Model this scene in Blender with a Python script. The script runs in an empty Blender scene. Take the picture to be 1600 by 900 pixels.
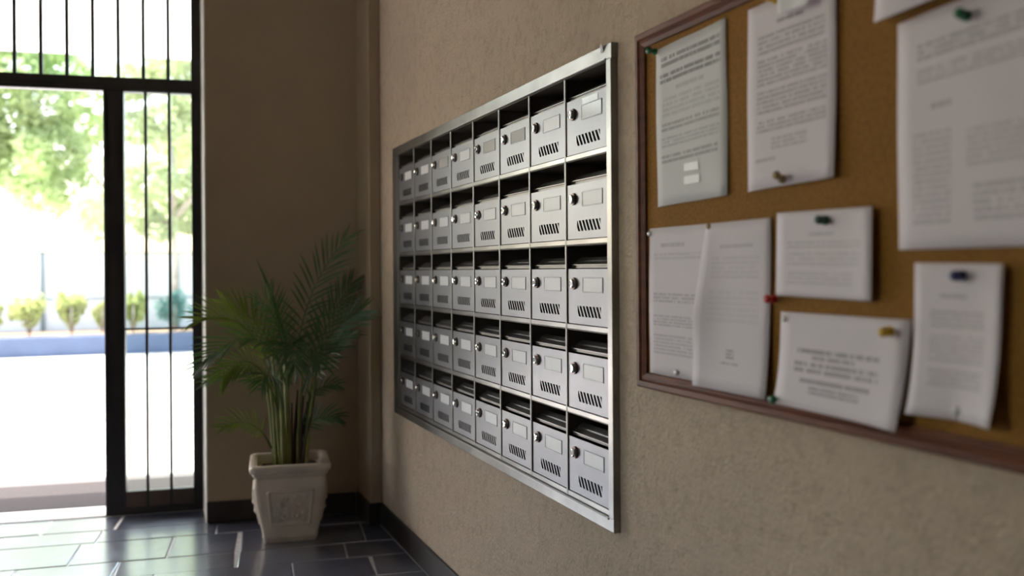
import bpy, bmesh, math, random
import numpy as np
from mathutils import Vector, Matrix

scene = bpy.context.scene
COL = scene.collection
random.seed(7)

# ------------------------------------------------------------------ camera
TH, RHO, CY, FPX, CD, CH = math.radians(21.7975), 0.0067432, 421.39, 1450.0, 1.0265, 1.18
cam_data = bpy.data.cameras.new('camera')
cam = bpy.data.objects.new('camera', cam_data); COL.objects.link(cam)
_r = Vector((math.cos(TH), -math.sin(TH), 0)); _f = Vector((math.sin(TH), math.cos(TH), 0)); _z = Vector((0, 0, 1))
_c, _s = math.cos(RHO), math.sin(RHO)
_right = _c * _r - _s * _z; _up = _s * _r + _c * _z; _back = -_f
cam.matrix_world = Matrix(((_right.x, _up.x, _back.x, -CD), (_right.y, _up.y, _back.y, 0),
                           (_right.z, _up.z, _back.z, CH), (0, 0, 0, 1)))
cam_data.sensor_width = 36.0
cam_data.lens = 36.0 * FPX / 1600.0
cam_data.shift_y = -(450 - CY) / 1600.0
cam_data.clip_start = 0.05; cam_data.clip_end = 500
cam_data.dof.use_dof = True
cam_data.dof.focus_distance = 2.62
cam_data.dof.aperture_fstop = 1.9
scene.camera = cam

# ------------------------------------------------------------------ world, sun, exposure
world = bpy.data.worlds.new('world'); scene.world = world
world.use_nodes = True
wn = world.node_tree; wn.nodes.clear()
sky = wn.nodes.new('ShaderNodeTexSky'); sky.sky_type = 'NISHITA'
sky.sun_disc = False; sky.sun_elevation = math.radians(58); sky.sun_rotation = math.radians(309)
sky.air_density = 1.0; sky.dust_density = 3.0; sky.ozone_density = 1.0
bg = wn.nodes.new('ShaderNodeBackground'); bg.inputs['Strength'].default_value = 0.55
wo = wn.nodes.new('ShaderNodeOutputWorld')
tint = wn.nodes.new('ShaderNodeMix'); tint.data_type = 'RGBA'; tint.blend_type = 'MULTIPLY'
tint.inputs['Factor'].default_value = 1.0; tint.inputs['B'].default_value = (1.0, 0.90, 0.78, 1)   # camera white balance
wn.links.new(sky.outputs[0], tint.inputs['A']); wn.links.new(tint.outputs['Result'], bg.inputs[0]); wn.links.new(bg.outputs[0], wo.inputs[0])

sun_data = bpy.data.lights.new('sun', 'SUN'); sun_data.energy = 6.0; sun_data.angle = math.radians(0.6)
sun_data.color = (1.0, 0.95, 0.87)
sun = bpy.data.objects.new('sun', sun_data); COL.objects.link(sun)
sun.rotation_euler = Vector((0.42, -0.34, -1.0)).to_track_quat('-Z', 'Y').to_euler()
sun.location = (-8, 12, 14)

vs = scene.view_settings
vs.view_transform = 'Standard'; vs.look = 'None'; vs.gamma = 1.0; vs.use_curve_mapping = False
vs.exposure = 1.4
scene.cycles.max_bounces = 12; scene.cycles.diffuse_bounces = 8; scene.cycles.glossy_bounces = 5
scene.cycles.transparent_max_bounces = 16
scene.cycles.sample_clamp_indirect = 6.0

# ------------------------------------------------------------------ material helpers
def mat_new(name):
    m = bpy.data.materials.new(name); m.use_nodes = True
    nt = m.node_tree; b = nt.nodes['Principled BSDF']
    return m, nt, b

def coords(nt, scale=(1, 1, 1)):
    tc = nt.nodes.new('ShaderNodeTexCoord'); mp = nt.nodes.new('ShaderNodeMapping')
    mp.inputs['Scale'].default_value = scale
    nt.links.new(tc.outputs['Object'], mp.inputs[0])
    return mp.outputs[0]

def noise(nt, vec, scale, detail=4, rough=0.55):
    n = nt.nodes.new('ShaderNodeTexNoise'); n.inputs['Scale'].default_value = scale
    n.inputs['Detail'].default_value = detail; n.inputs['Roughness'].default_value = rough
    nt.links.new(vec, n.inputs['Vector']); return n.outputs['Fac']

def ramp(nt, fac, stops):
    r = nt.nodes.new('ShaderNodeValToRGB'); e = r.color_ramp.elements
    e[0].position, e[0].color = stops[0][0], (*stops[0][1], 1)
    e[1].position, e[1].color = stops[-1][0], (*stops[-1][1], 1)
    for p, c in stops[1:-1]:
        k = e.new(p); k.color = (*c, 1)
    nt.links.new(fac, r.inputs[0]); return r.outputs[0]

def bump(nt, b, height, strength, dist, prev=None):
    n = nt.nodes.new('ShaderNodeBump'); n.inputs['Strength'].default_value = strength
    n.inputs['Distance'].default_value = dist
    nt.links.new(height, n.inputs['Height'])
    if prev is not None: nt.links.new(prev, n.inputs['Normal'])
    nt.links.new(n.outputs[0], b.inputs['Normal']); return n.outputs[0]

def vary(c, k): return tuple(max(0, min(1, x * k)) for x in c)

def simple(name, col, rough=0.5, metal=0.0, var=0.12, nscale=12, bstr=0.0, bdist=0.002, bscale=60, spec=0.5, stretch=(1, 1, 1)):
    m, nt, b = mat_new(name)
    v = coords(nt, stretch)
    f = noise(nt, v, nscale)
    nt.links.new(ramp(nt, f, [(0.3, vary(col, 1 - var)), (0.7, vary(col, 1 + var))]), b.inputs['Base Color'])
    b.inputs['Roughness'].default_value = rough; b.inputs['Metallic'].default_value = metal
    b.inputs['Specular IOR Level'].default_value = spec
    if bstr: bump(nt, b, noise(nt, v, bscale, 5), bstr, bdist)
    return m

def plaster(name, col, relief=1.0, cell=60, speck=0.75):
    m, nt, b = mat_new(name)
    v = coords(nt)
    f1 = noise(nt, v, 1.3, 5); f2 = noise(nt, v, 38, 4)
    c1 = ramp(nt, f1, [(0.3, vary(col, 0.90)), (0.7, vary(col, 1.08))])
    c2 = ramp(nt, f2, [(0.30, (0.80, 0.78, 0.76)), (0.52, (1, 1, 1))])
    mx = nt.nodes.new('ShaderNodeMix'); mx.data_type = 'RGBA'; mx.blend_type = 'MULTIPLY'
    mx.inputs['Factor'].default_value = speck
    nt.links.new(c1, mx.inputs['A']); nt.links.new(c2, mx.inputs['B'])
    nt.links.new(mx.outputs['Result'], b.inputs['Base Color'])
    b.inputs['Roughness'].default_value = 0.82; b.inputs['Specular IOR Level'].default_value = 0.25
    vo = nt.nodes.new('ShaderNodeTexVoronoi'); vo.feature = 'SMOOTH_F1'
    vo.inputs['Scale'].default_value = cell
    ns = nt.nodes.new('ShaderNodeTexNoise'); ns.inputs['Scale'].default_value = 14; nt.links.new(v, ns.inputs['Vector'])
    ad = nt.nodes.new('ShaderNodeMix'); ad.data_type = 'RGBA'; ad.blend_type = 'ADD'; ad.inputs['Factor'].default_value = 0.03
    nt.links.new(v, ad.inputs['A']); nt.links.new(ns.outputs['Color'], ad.inputs['B'])
    nt.links.new(ad.outputs['Result'], vo.inputs['Vector'])
    p = bump(nt, b, vo.outputs['Distance'], 0.34 * relief, 0.009)
    p = bump(nt, b, noise(nt, v, 120, 6, 0.7), 0.95 * relief, 0.007, p)
    return m

M = {}
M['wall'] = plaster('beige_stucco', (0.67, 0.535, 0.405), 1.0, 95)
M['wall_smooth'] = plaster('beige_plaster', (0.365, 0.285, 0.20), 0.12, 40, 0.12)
M['jamb'] = simple('daylit_reveal_plaster', (0.75, 0.72, 0.68), 0.7)  # paler than the wall: daylight falling on the reveal is painted into its colour
M['ceiling'] = simple('ceiling_paint', (0.60, 0.54, 0.46), 0.9)
M['grout'] = simple('floor_grout', (0.55, 0.55, 0.56), 0.35, nscale=30, var=0.2, spec=0.8)
M['skirting'] = simple('dark_slate_skirting', (0.020, 0.016, 0.014), 0.45, bstr=0.2, var=0.3)
M['steel'] = simple('brushed_steel', (0.34, 0.335, 0.33), 0.36, 1.0, var=0.10, nscale=9, stretch=(1, 1, 1))
M['steel_frame'] = simple('polished_steel_trim', (0.265, 0.26, 0.25), 0.30, 1.0, var=0.25, nscale=5)
M['steel_door'] = simple('satin_steel_sheet', (0.255, 0.26, 0.278), 0.37, 0.9, var=0.07, nscale=7)
M['steel_flap'] = simple('dull_flap_steel', (0.25, 0.235, 0.22), 0.42, 0.85, var=0.15, nscale=14)
M['steel_dark'] = simple('inner_steel_sheet', (0.15, 0.125, 0.105), 0.5, 0.5)
M['chrome'] = simple('chrome_lock', (0.85, 0.83, 0.80), 0.12, 1.0, var=0.03)
M['lock_ring'] = simple('dark_lock_collar', (0.16, 0.11, 0.10), 0.3, 0.9)
M['black'] = simple('black_slot', (0.01, 0.01, 0.01), 0.6)
M['card'] = simple('white_name_card', (0.92, 0.92, 0.94), 0.35, nscale=30, var=0.03)
M['card_beige'] = simple('faded_name_card', (0.46, 0.44, 0.41), 0.45, nscale=30, var=0.05)
M['sticker'] = simple('plastic_sticker', (0.86, 0.85, 0.84), 0.12, nscale=25, var=0.04)
M['door_metal'] = simple('black_painted_steel', (0.028, 0.027, 0.029), 0.38, 0.0, var=0.25)
M['bronze'] = simple('bronze_kick_panel', (0.10, 0.075, 0.065), 0.4, 0.2)
M['marble'] = simple('white_marble_sill', (0.82, 0.84, 0.83), 0.25, var=0.05)
M['mat_coir'] = simple('coir_mat', (0.024, 0.019, 0.020), 0.95, var=0.35, nscale=120, bstr=0.6, bscale=200)
M['mat_edge'] = simple('mat_rubber_edge', (0.085, 0.078, 0.08), 0.8)
M['pot'] = simple('aged_cream_ceramic', (0.60, 0.51, 0.41), 0.5, var=0.14, nscale=7, bstr=0.15, bscale=40)
M['soil'] = simple('dark_soil', (0.03, 0.022, 0.015), 0.95, var=0.5, nscale=60, bstr=0.8, bdist=0.01)
M['cane'] = simple('green_palm_cane', (0.20, 0.22, 0.05), 0.45, var=0.3, nscale=9)
M['cane_brown'] = simple('brown_palm_cane', (0.075, 0.04, 0.02), 0.6, var=0.3, nscale=9)
M['wood'] = simple('reddish_wood_moulding', (0.15, 0.05, 0.026), 0.45, var=0.35, spec=0.3, nscale=6, stretch=(8, 1, 8), bstr=0.05)
M['ground'] = simple('sunlit_concrete', (0.66, 0.65, 0.64), 0.9, var=0.10, nscale=0.4)
M['planter'] = simple('blue_grey_painted_wall', (0.078, 0.105, 0.172), 0.7, var=0.12, nscale=2)
M['fence_panel'] = simple('white_fence_sheet', (0.66, 0.66, 0.66), 0.6, var=0.05)
M['fence_metal'] = simple('grey_fence_metal', (0.16, 0.20, 0.21), 0.5, 0.3)
M['bark'] = simple('pale_tree_bark', (0.42, 0.36, 0.30), 0.9, var=0.3, bstr=0.4)
M['earth'] = simple('planter_earth', (0.22, 0.16, 0.11), 0.95, var=0.3)

def leafmat(name, col, trans=0.35, rough=0.45, var=0.3, nscale=3.0, spec=0.4):
    m, nt, b = mat_new(name)
    v = coords(nt); f = noise(nt, v, nscale)
    c = ramp(nt, f, [(0.3, vary(col, 1 - var)), (0.7, vary(col, 1 + var))])
    nt.links.new(c, b.inputs['Base Color']); b.inputs['Roughness'].default_value = rough
    b.inputs['Specular IOR Level'].default_value = spec
    t = nt.nodes.new('ShaderNodeBsdfTranslucent'); nt.links.new(c, t.inputs['Color'])
    mx = nt.nodes.new('ShaderNodeMixShader'); mx.inputs[0].default_value = trans
    nt.links.new(b.outputs[0], mx.inputs[1]); nt.links.new(t.outputs[0], mx.inputs[2])
    nt.links.new(mx.outputs[0], nt.nodes['Material Output'].inputs['Surface'])
    return m
M['palm'] = leafmat('palm_leaf', (0.058, 0.122, 0.034), 0.25, 0.30, 0.35, 6, 0.6)
M['palm_light'] = leafmat('young_palm_leaf', (0.12, 0.165, 0.026), 0.3, 0.38, 0.3, 6)
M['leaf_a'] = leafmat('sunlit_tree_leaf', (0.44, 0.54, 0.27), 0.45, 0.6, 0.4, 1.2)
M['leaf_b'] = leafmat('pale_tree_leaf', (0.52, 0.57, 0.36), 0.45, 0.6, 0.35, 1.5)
M['leaf_shrub'] = leafmat('yellow_green_shrub_leaf', (0.42, 0.47, 0.19), 0.4, 0.6, 0.35, 4)
M['leaf_teal'] = leafmat('blue_green_shrub_leaf', (0.20, 0.38, 0.34), 0.4, 0.6, 0.3, 3)
M['canvas'] = leafmat('white_canvas', (0.90, 0.90, 0.90), 0.55, 0.8, 0.02, 2)

def glass_mat():
    m = bpy.data.materials.new('clear_window_glass'); m.use_nodes = True
    nt = m.node_tree; nt.nodes.clear()
    o = nt.nodes.new('ShaderNodeOutputMaterial'); tr = nt.nodes.new('ShaderNodeBsdfTransparent')
    gl = nt.nodes.new('ShaderNodeBsdfGlossy'); fr = nt.nodes.new('ShaderNodeFresnel'); mx = nt.nodes.new('ShaderNodeMixShader')
    tr.inputs[0].default_value = (0.90, 0.94, 0.92, 1); gl.inputs['Roughness'].default_value = 0.02; fr.inputs[0].default_value = 1.45
    nt.links.new(fr.outputs[0], mx.inputs[0]); nt.links.new(tr.outputs[0], mx.inputs[1]); nt.links.new(gl.outputs[0], mx.inputs[2])
    nt.links.new(mx.outputs[0], o.inputs[0]); return m
M['glass'] = glass_mat()

def cork_mat():
    m, nt, b = mat_new('brown_cork')
    v = coords(nt)
    f = noise(nt, v, 160, 3, 0.7); g = noise(nt, v, 3, 3)
    c = ramp(nt, f, [(0.30, (0.19, 0.080, 0.009)), (0.5, (0.29, 0.130, 0.017)), (0.7, (0.35, 0.165, 0.027))])
    mx = nt.nodes.new('ShaderNodeMix'); mx.data_type = 'RGBA'; mx.blend_type = 'MULTIPLY'; mx.inputs['Factor'].default_value = 0.5
    nt.links.new(c, mx.inputs['A']); nt.links.new(ramp(nt, g, [(0.3, (0.8, 0.8, 0.8)), (0.7, (1, 1, 1))]), mx.inputs['B'])
    nt.links.new(mx.outputs['Result'], b.inputs['Base Color']); b.inputs['Roughness'].default_value = 0.9
    bump(nt, b, f, 0.3, 0.002); return m
M['cork'] = cork_mat()

def slate_mat():
    m, nt, b = mat_new('polished_dark_slate')
    oi = nt.nodes.new('ShaderNodeObjectInfo')
    v = coords(nt)
    f = noise(nt, v, 6, 6)
    c = ramp(nt, f, [(0.3, (0.036, 0.046, 0.080)), (0.55, (0.062, 0.076, 0.122)), (0.75, (0.10, 0.115, 0.165))])
    mx = nt.nodes.new('ShaderNodeMix'); mx.data_type = 'RGBA'; mx.blend_type = 'MULTIPLY'; mx.inputs['Factor'].default_value = 1
    nt.links.new(c, mx.inputs['A'])
    nt.links.new(ramp(nt, oi.outputs['Random'], [(0, (0.75, 0.75, 0.78)), (1, (1.25, 1.2, 1.2))]), mx.inputs['B'])
    nt.links.new(mx.outputs['Result'], b.inputs['Base Color'])
    rr = nt.nodes.new('ShaderNodeMapRange'); rr.inputs['To Min'].default_value = 0.2; rr.inputs['To Max'].default_value = 0.42
    nt.links.new(noise(nt, v, 9, 4), rr.inputs['Value']); nt.links.new(rr.outputs[0], b.inputs['Roughness'])
    b.inputs['Specular IOR Level'].default_value = 0.9
    b.inputs['Coat Weight'].default_value = 1.0; b.inputs['Coat Roughness'].default_value = 0.2; b.inputs['Coat IOR'].default_value = 2.1; b.inputs['IOR'].default_value = 1.8
    bump(nt, b, noise(nt, v, 11, 5), 0.3, 0.005)
    return m
M['slate'] = slate_mat()

def plastic(name, col): return simple(name, col, 0.3, var=0.05)
M['pin_green'] = plastic('green_pin_plastic', (0.01, 0.16, 0.06))
M['pin_dkgreen'] = plastic('dark_green_pin_plastic', (0.012, 0.06, 0.035))
M['pin_red'] = plastic('red_pin_plastic', (0.50, 0.012, 0.012))
M['pin_yellow'] = plastic('yellow_pin_plastic', (0.65, 0.40, 0.02))
M['pin_blue'] = plastic('dark_blue_pin_plastic', (0.02, 0.03, 0.13))
M['pin_brass'] = simple('brass_tack', (0.30, 0.22, 0.12), 0.35, 0.8)
M['pin_steel'] = simple('steel_tack', (0.6, 0.6, 0.58), 0.3, 0.9)

def paper_mat(name, blocks, tint=(0.76, 0.695, 0.735)):
    """white paper with rows of unreadable grey print; blocks = (u0, u1, v0, v1, lines, darkness)"""
    m, nt, b = mat_new(name)
    uv = nt.nodes.new('ShaderNodeUVMap'); sp = nt.nodes.new('ShaderNodeSeparateXYZ'); nt.links.new(uv.outputs[0], sp.inputs[0])
    U, V = sp.outputs[0], sp.outputs[1]
    def mth(op, a, c=None):
        n = nt.nodes.new('ShaderNodeMath'); n.operation = op
        for i, x in enumerate((a, c)):
            if x is None: continue
            if isinstance(x, (int, float)): n.inputs[i].default_value = x
            else: nt.links.new(x, n.inputs[i])
        return n.outputs[0]
    total = None
    for (u0, u1, v0, v1, n, dk) in blocks:
        t = mth('MULTIPLY', mth('SUBTRACT', V, v0), n / (v1 - v0))
        inv = mth('MULTIPLY', mth('GREATER_THAN', V, v0), mth('LESS_THAN', V, v1))
        inu = mth('MULTIPLY', mth('GREATER_THAN', U, u0), mth('LESS_THAN', U, u1))
        fr = mth('FRACT', t); ln = mth('MULTIPLY', mth('GREATER_THAN', fr, 0.17), mth('LESS_THAN', fr, 0.83))
        cb = nt.nodes.new('ShaderNodeCombineXYZ')
        nt.links.new(mth('MULTIPLY', U, 46), cb.inputs[0]); nt.links.new(mth('MULTIPLY', mth('FLOOR', t), 7.31), cb.inputs[1])
        cb.inputs[2].default_value = v0 * 50
        nz = noise(nt, cb.outputs[0], 1.0, 2)
        w = mth('GREATER_THAN', nz, 0.42)
        x = mth('MULTIPLY', mth('MULTIPLY', mth('MULTIPLY', inv, inu), mth('MULTIPLY', ln, w)), dk * 0.8)
        total = x if total is None else mth('MAXIMUM', total, x)
    mx = nt.nodes.new('ShaderNodeMix'); mx.data_type = 'RGBA'
    mx.inputs['A'].default_value = (*tint, 1); mx.inputs['B'].default_value = (0.10, 0.09, 0.10, 1)
    if total is None: mx.inputs['Factor'].default_value = 0
    else: nt.links.new(total, mx.inputs['Factor'])
    nt.links.new(mx.outputs['Result'], b.inputs['Base Color'])
    b.inputs['Roughness'].default_value = 0.7; b.inputs['Specular IOR Level'].default_value = 0.3
    return m

# ------------------------------------------------------------------ mesh helpers
def tag(o, label=None, cat=None, group=None, kind=None):
    if label: o['label'] = label
    if cat: o['category'] = cat
    if group: o['group'] = group
    if kind: o['kind'] = kind
    return o

def link(name, me, parent=None, m=None, loc=None):
    o = bpy.data.objects.new(name, me); COL.objects.link(o)
    if m is not None and me is not None and not me.materials: me.materials.append(m)
    if parent is not None: o.parent = parent
    if loc is not None: o.location = loc
    return o

def empty(name, loc, rz=0.0):
    o = bpy.data.objects.new(name, None); COL.objects.link(o)
    o.location = loc; o.rotation_euler = (0, 0, rz); o.empty_display_size = 0.1
    return o

def add_box(bm, x0, x1, y0, y1, z0, z1, bev=0.0, seg=1):
    vs_ = [bm.verts.new((x, y, z)) for x in (x0, x1) for y in (y0, y1) for z in (z0, z1)]
    F = [(0, 1, 3, 2), (4, 6, 7, 5), (0, 4, 5, 1), (2, 3, 7, 6), (0, 2, 6, 4), (1, 5, 7, 3)]
    fs = [bm.faces.new([vs_[i] for i in f]) for f in F]
    if bev:
        es = list({e for f in fs for e in f.edges})
        bmesh.ops.bevel(bm, geom=es, offset=bev, segments=seg, affect='EDGES', profile=0.5)

def finish(bm, name, smooth=False):
    bmesh.ops.recalc_face_normals(bm, faces=bm.faces[:])
    me = bpy.data.meshes.new(name); bm.to_mesh(me); bm.free()
    if smooth:
        for p in me.polygons: p.use_smooth = True
    return me

def box_mesh(name, *a, **k):
    bm = bmesh.new(); add_box(bm, *a, **k); return finish(bm, name)

def box(name, m, parent, *a, **k):
    return link(name, box_mesh(name, *a, **k), parent, m)

def add_tube(bm, pts, radii, seg=8, cap=True):
    pts = [Vector(p) for p in pts]
    rings = []
    for i, p in enumerate(pts):
        d = (pts[min(i + 1, len(pts) - 1)] - pts[max(i - 1, 0)]).normalized()
        a = Vector((0, 0, 1)) if abs(d.z) < 0.9 else Vector((1, 0, 0))
        u = d.cross(a).normalized(); w = d.cross(u)
        r = radii[i] if isinstance(radii, (list, tuple)) else radii
        rings.append([bm.verts.new(p + (u * math.cos(2 * math.pi * k / seg) + w * math.sin(2 * math.pi * k / seg)) * r) for k in range(seg)])
    for a, b in zip(rings, rings[1:]):
        for k in range(seg):
            bm.faces.new((a[k], a[(k + 1) % seg], b[(k + 1) % seg], b[k]))
    if cap:
        bm.faces.new(rings[0][::-1]); bm.faces.new(rings[-1])

def tube_obj(name, m, parent, pts, radii, seg=8):
    bm = bmesh.new(); add_tube(bm, pts, radii, seg)
    return link(name, finish(bm, name, True), parent, m)

def add_lathe(bm, prof, axis='X', seg=20, center=(0, 0, 0)):
    """prof: (height along axis, radius)"""
    cx, cy, cz = center; rings = []
    for h, r in prof:
        ring = []
        for k in range(seg):
            a = 2 * math.pi * k / seg; p, q = r * math.cos(a), r * math.sin(a)
            ring.append(bm.verts.new((cx + h, cy + p, cz + q) if axis == 'X' else (cx + p, cy + q, cz + h)))
        rings.append(ring)
    for a, b in zip(rings, rings[1:]):
        for k in range(seg): bm.faces.new((a[k], a[(k + 1) % seg], b[(k + 1) % seg], b[k]))
    bm.faces.new(rings[0][::-1]); bm.faces.new(rings[-1])

def clip_poly(poly, a, b, c):
    """keep a*x + b*y <= c"""
    out = []
    for i in range(len(poly)):
        p, q = poly[i], poly[(i + 1) % len(poly)]
        dp, dq = a * p[0] + b * p[1] - c, a * q[0] + b * q[1] - c
        if dp <= 0: out.append(p)
        if dp * dq < 0:
            t = dp / (dp - dq); out.append((p[0] + t * (q[0] - p[0]), p[1] + t * (q[1] - p[1])))
    return out

# ------------------------------------------------------------------ the room
WX = 0.012                       # face of the wall with the mailboxes
LX, BY, TOP = -3.3, -2.4, 3.05   # left wall, wall behind the camera, ceiling
ANG = math.radians(-6.8)
E1 = Vector((math.cos(ANG), math.sin(ANG), 0)); N1 = Vector((-math.sin(ANG), math.cos(ANG), 0))
O1 = Vector((-0.746, 4.843, 0))  # right foot of the entrance frame
def L(x, y, z=0): return O1 + E1 * x + N1 * y + Vector((0, 0, z))

MW, MH, LIP = 0.23977, 0.2155, 0.014     # mailbox cell
Y0 = 3.8657                               # far end of the mailbox bank
ZB = 0.609 - LIP                          # bottom of the lowest row
bank_y0, bank_y1 = Y0 - 8 * MW, Y0
bank_z0, bank_z1 = ZB, ZB + 5 * MH

# wall with a niche for the mailboxes
bm = bmesh.new()
wy0, wy1 = BY, 4.95
add_box(bm, WX, WX + 0.42, wy0, bank_y0 - 0.004, 0, TOP)
add_box(bm, WX, WX + 0.42, bank_y1 + 0.004, wy1, 0, TOP)
add_box(bm, WX, WX + 0.42, bank_y0 - 0.004, bank_y1 + 0.004, 0, bank_z0 - 0.004)
add_box(bm, WX, WX + 0.42, bank_y0 - 0.004, bank_y1 + 0.004, bank_z1 + 0.004, TOP)
add_box(bm, WX + 0.36, WX + 0.42, bank_y0 - 0.004, bank_y1 + 0.004, bank_z0 - 0.004, bank_z1 + 0.004)
tag(link('wall_right', finish(bm, 'wall_right'), None, M['wall']), 'rough beige stucco wall holding the mailboxes and notice board', kind='structure')

# short wall beside the entrance (behind the palm), its reveal coloured as daylit, the pilaster
front = empty('wall_front', O1, ANG)
tag(front, 'beige plaster wall behind the potted palm beside the entrance', kind='structure')
RV = 0.030      # the reveal splays back from the frame to the corner of the wall
def prism(name, poly, z0, z1, m, parent):
    bm = bmesh.new(); a = [bm.verts.new((x, y, z0)) for x, y in poly]; b = [bm.verts.new((x, y, z1)) for x, y in poly]; n = len(poly)
    for k in range(n): bm.faces.new((a[k], a[(k + 1) % n], b[(k + 1) % n], b[k]))
    bm.faces.new(a[::-1]); bm.faces.new(b); return link(name, finish(bm, name), parent, m)
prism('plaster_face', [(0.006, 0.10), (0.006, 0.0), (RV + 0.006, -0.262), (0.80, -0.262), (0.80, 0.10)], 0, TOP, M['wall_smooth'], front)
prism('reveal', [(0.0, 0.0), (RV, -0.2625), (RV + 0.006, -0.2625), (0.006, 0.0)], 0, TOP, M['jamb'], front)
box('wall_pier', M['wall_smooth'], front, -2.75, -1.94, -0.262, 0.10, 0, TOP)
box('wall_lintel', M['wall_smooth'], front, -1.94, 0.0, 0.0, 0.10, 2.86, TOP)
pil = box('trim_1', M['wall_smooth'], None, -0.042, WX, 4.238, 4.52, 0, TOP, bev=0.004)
tag(pil, 'narrow plaster pilaster in the corner beside the palm', kind='structure')
# rest of the lobby shell
bm = bmesh.new()
wz0, wz1, wya, wyb = 0.9, 2.3, 1.4, 2.6
add_box(bm, LX - 0.2, LX, BY, wya, 0, TOP); add_box(bm, LX - 0.2, LX, wyb, 5.2, 0, TOP)
add_box(bm, LX - 0.2, LX, wya, wyb, 0, wz0); add_box(bm, LX - 0.2, LX, wya, wyb, wz1, TOP)
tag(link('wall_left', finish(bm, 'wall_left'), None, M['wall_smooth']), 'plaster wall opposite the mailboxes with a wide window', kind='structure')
tag(box('wall_back', M['wall_smooth'], None, LX - 0.2, WX, BY - 0.2, BY, 0, TOP), 'plaster wall behind the camera', kind='structure')
tag(box('ceiling', M['ceiling'], None, LX - 0.2, WX + 0.42, BY - 0.2, 5.35, TOP, TOP + 0.2), 'plain lobby ceiling', kind='structure')
win = empty('window_3', (LX - 0.1, 0, 0)); tag(win, 'wide lobby window opposite the mailboxes', kind='structure')
for (a, b, c, d) in ((wya, wyb, wz0, wz0 + 0.05), (wya, wyb, wz1 - 0.05, wz1), (wya, wya + 0.05, wz0 + 0.05, wz1 - 0.05), (wyb - 0.05, wyb, wz0 + 0.05, wz1 - 0.05), (1.975, 2.025, wz0 + 0.05, wz1 - 0.05)):
    box('frame_bar', M['door_metal'], win, -0.03, 0.03, a, b, c, d)
for a, b in ((wya + 0.05, 1.975), (2.025, wyb - 0.05)):
    box('pane', M['glass'], win, -0.004, 0.004, a, b, wz0 + 0.05, wz1 - 0.05)

# skirtings
sk = box('baseboard_front', M['skirting'], front, RV + 0.002, 0.72, -0.275, -0.2626, 0, 0.1, bev=0.003)
sk.parent = None; sk.location = O1; sk.rotation_euler = (0, 0, ANG)
tag(sk, 'dark slate skirting behind the flower pot', kind='structure')
bm = bmesh.new()
add_box(bm, -0.002, WX, BY, 4.226, 0, 0.1018, 0.003)
add_box(bm, -0.054, WX, 4.226, 4.238, 0, 0.1018, 0.003)
add_box(bm, -0.054, -0.042, 4.238, 4.50, 0, 0.1018, 0.003)
tag(link('baseboard_right', finish(bm, 'baseboard_right'), None, M['skirting']), 'dark slate skirting along the mailbox wall', kind='structure')

# floor: grout bed plus separate slate slabs
floor = box('floor', M['grout'], None, LX - 0.2, WX, BY - 0.2, 5.2, -0.12, -0.004)
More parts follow.
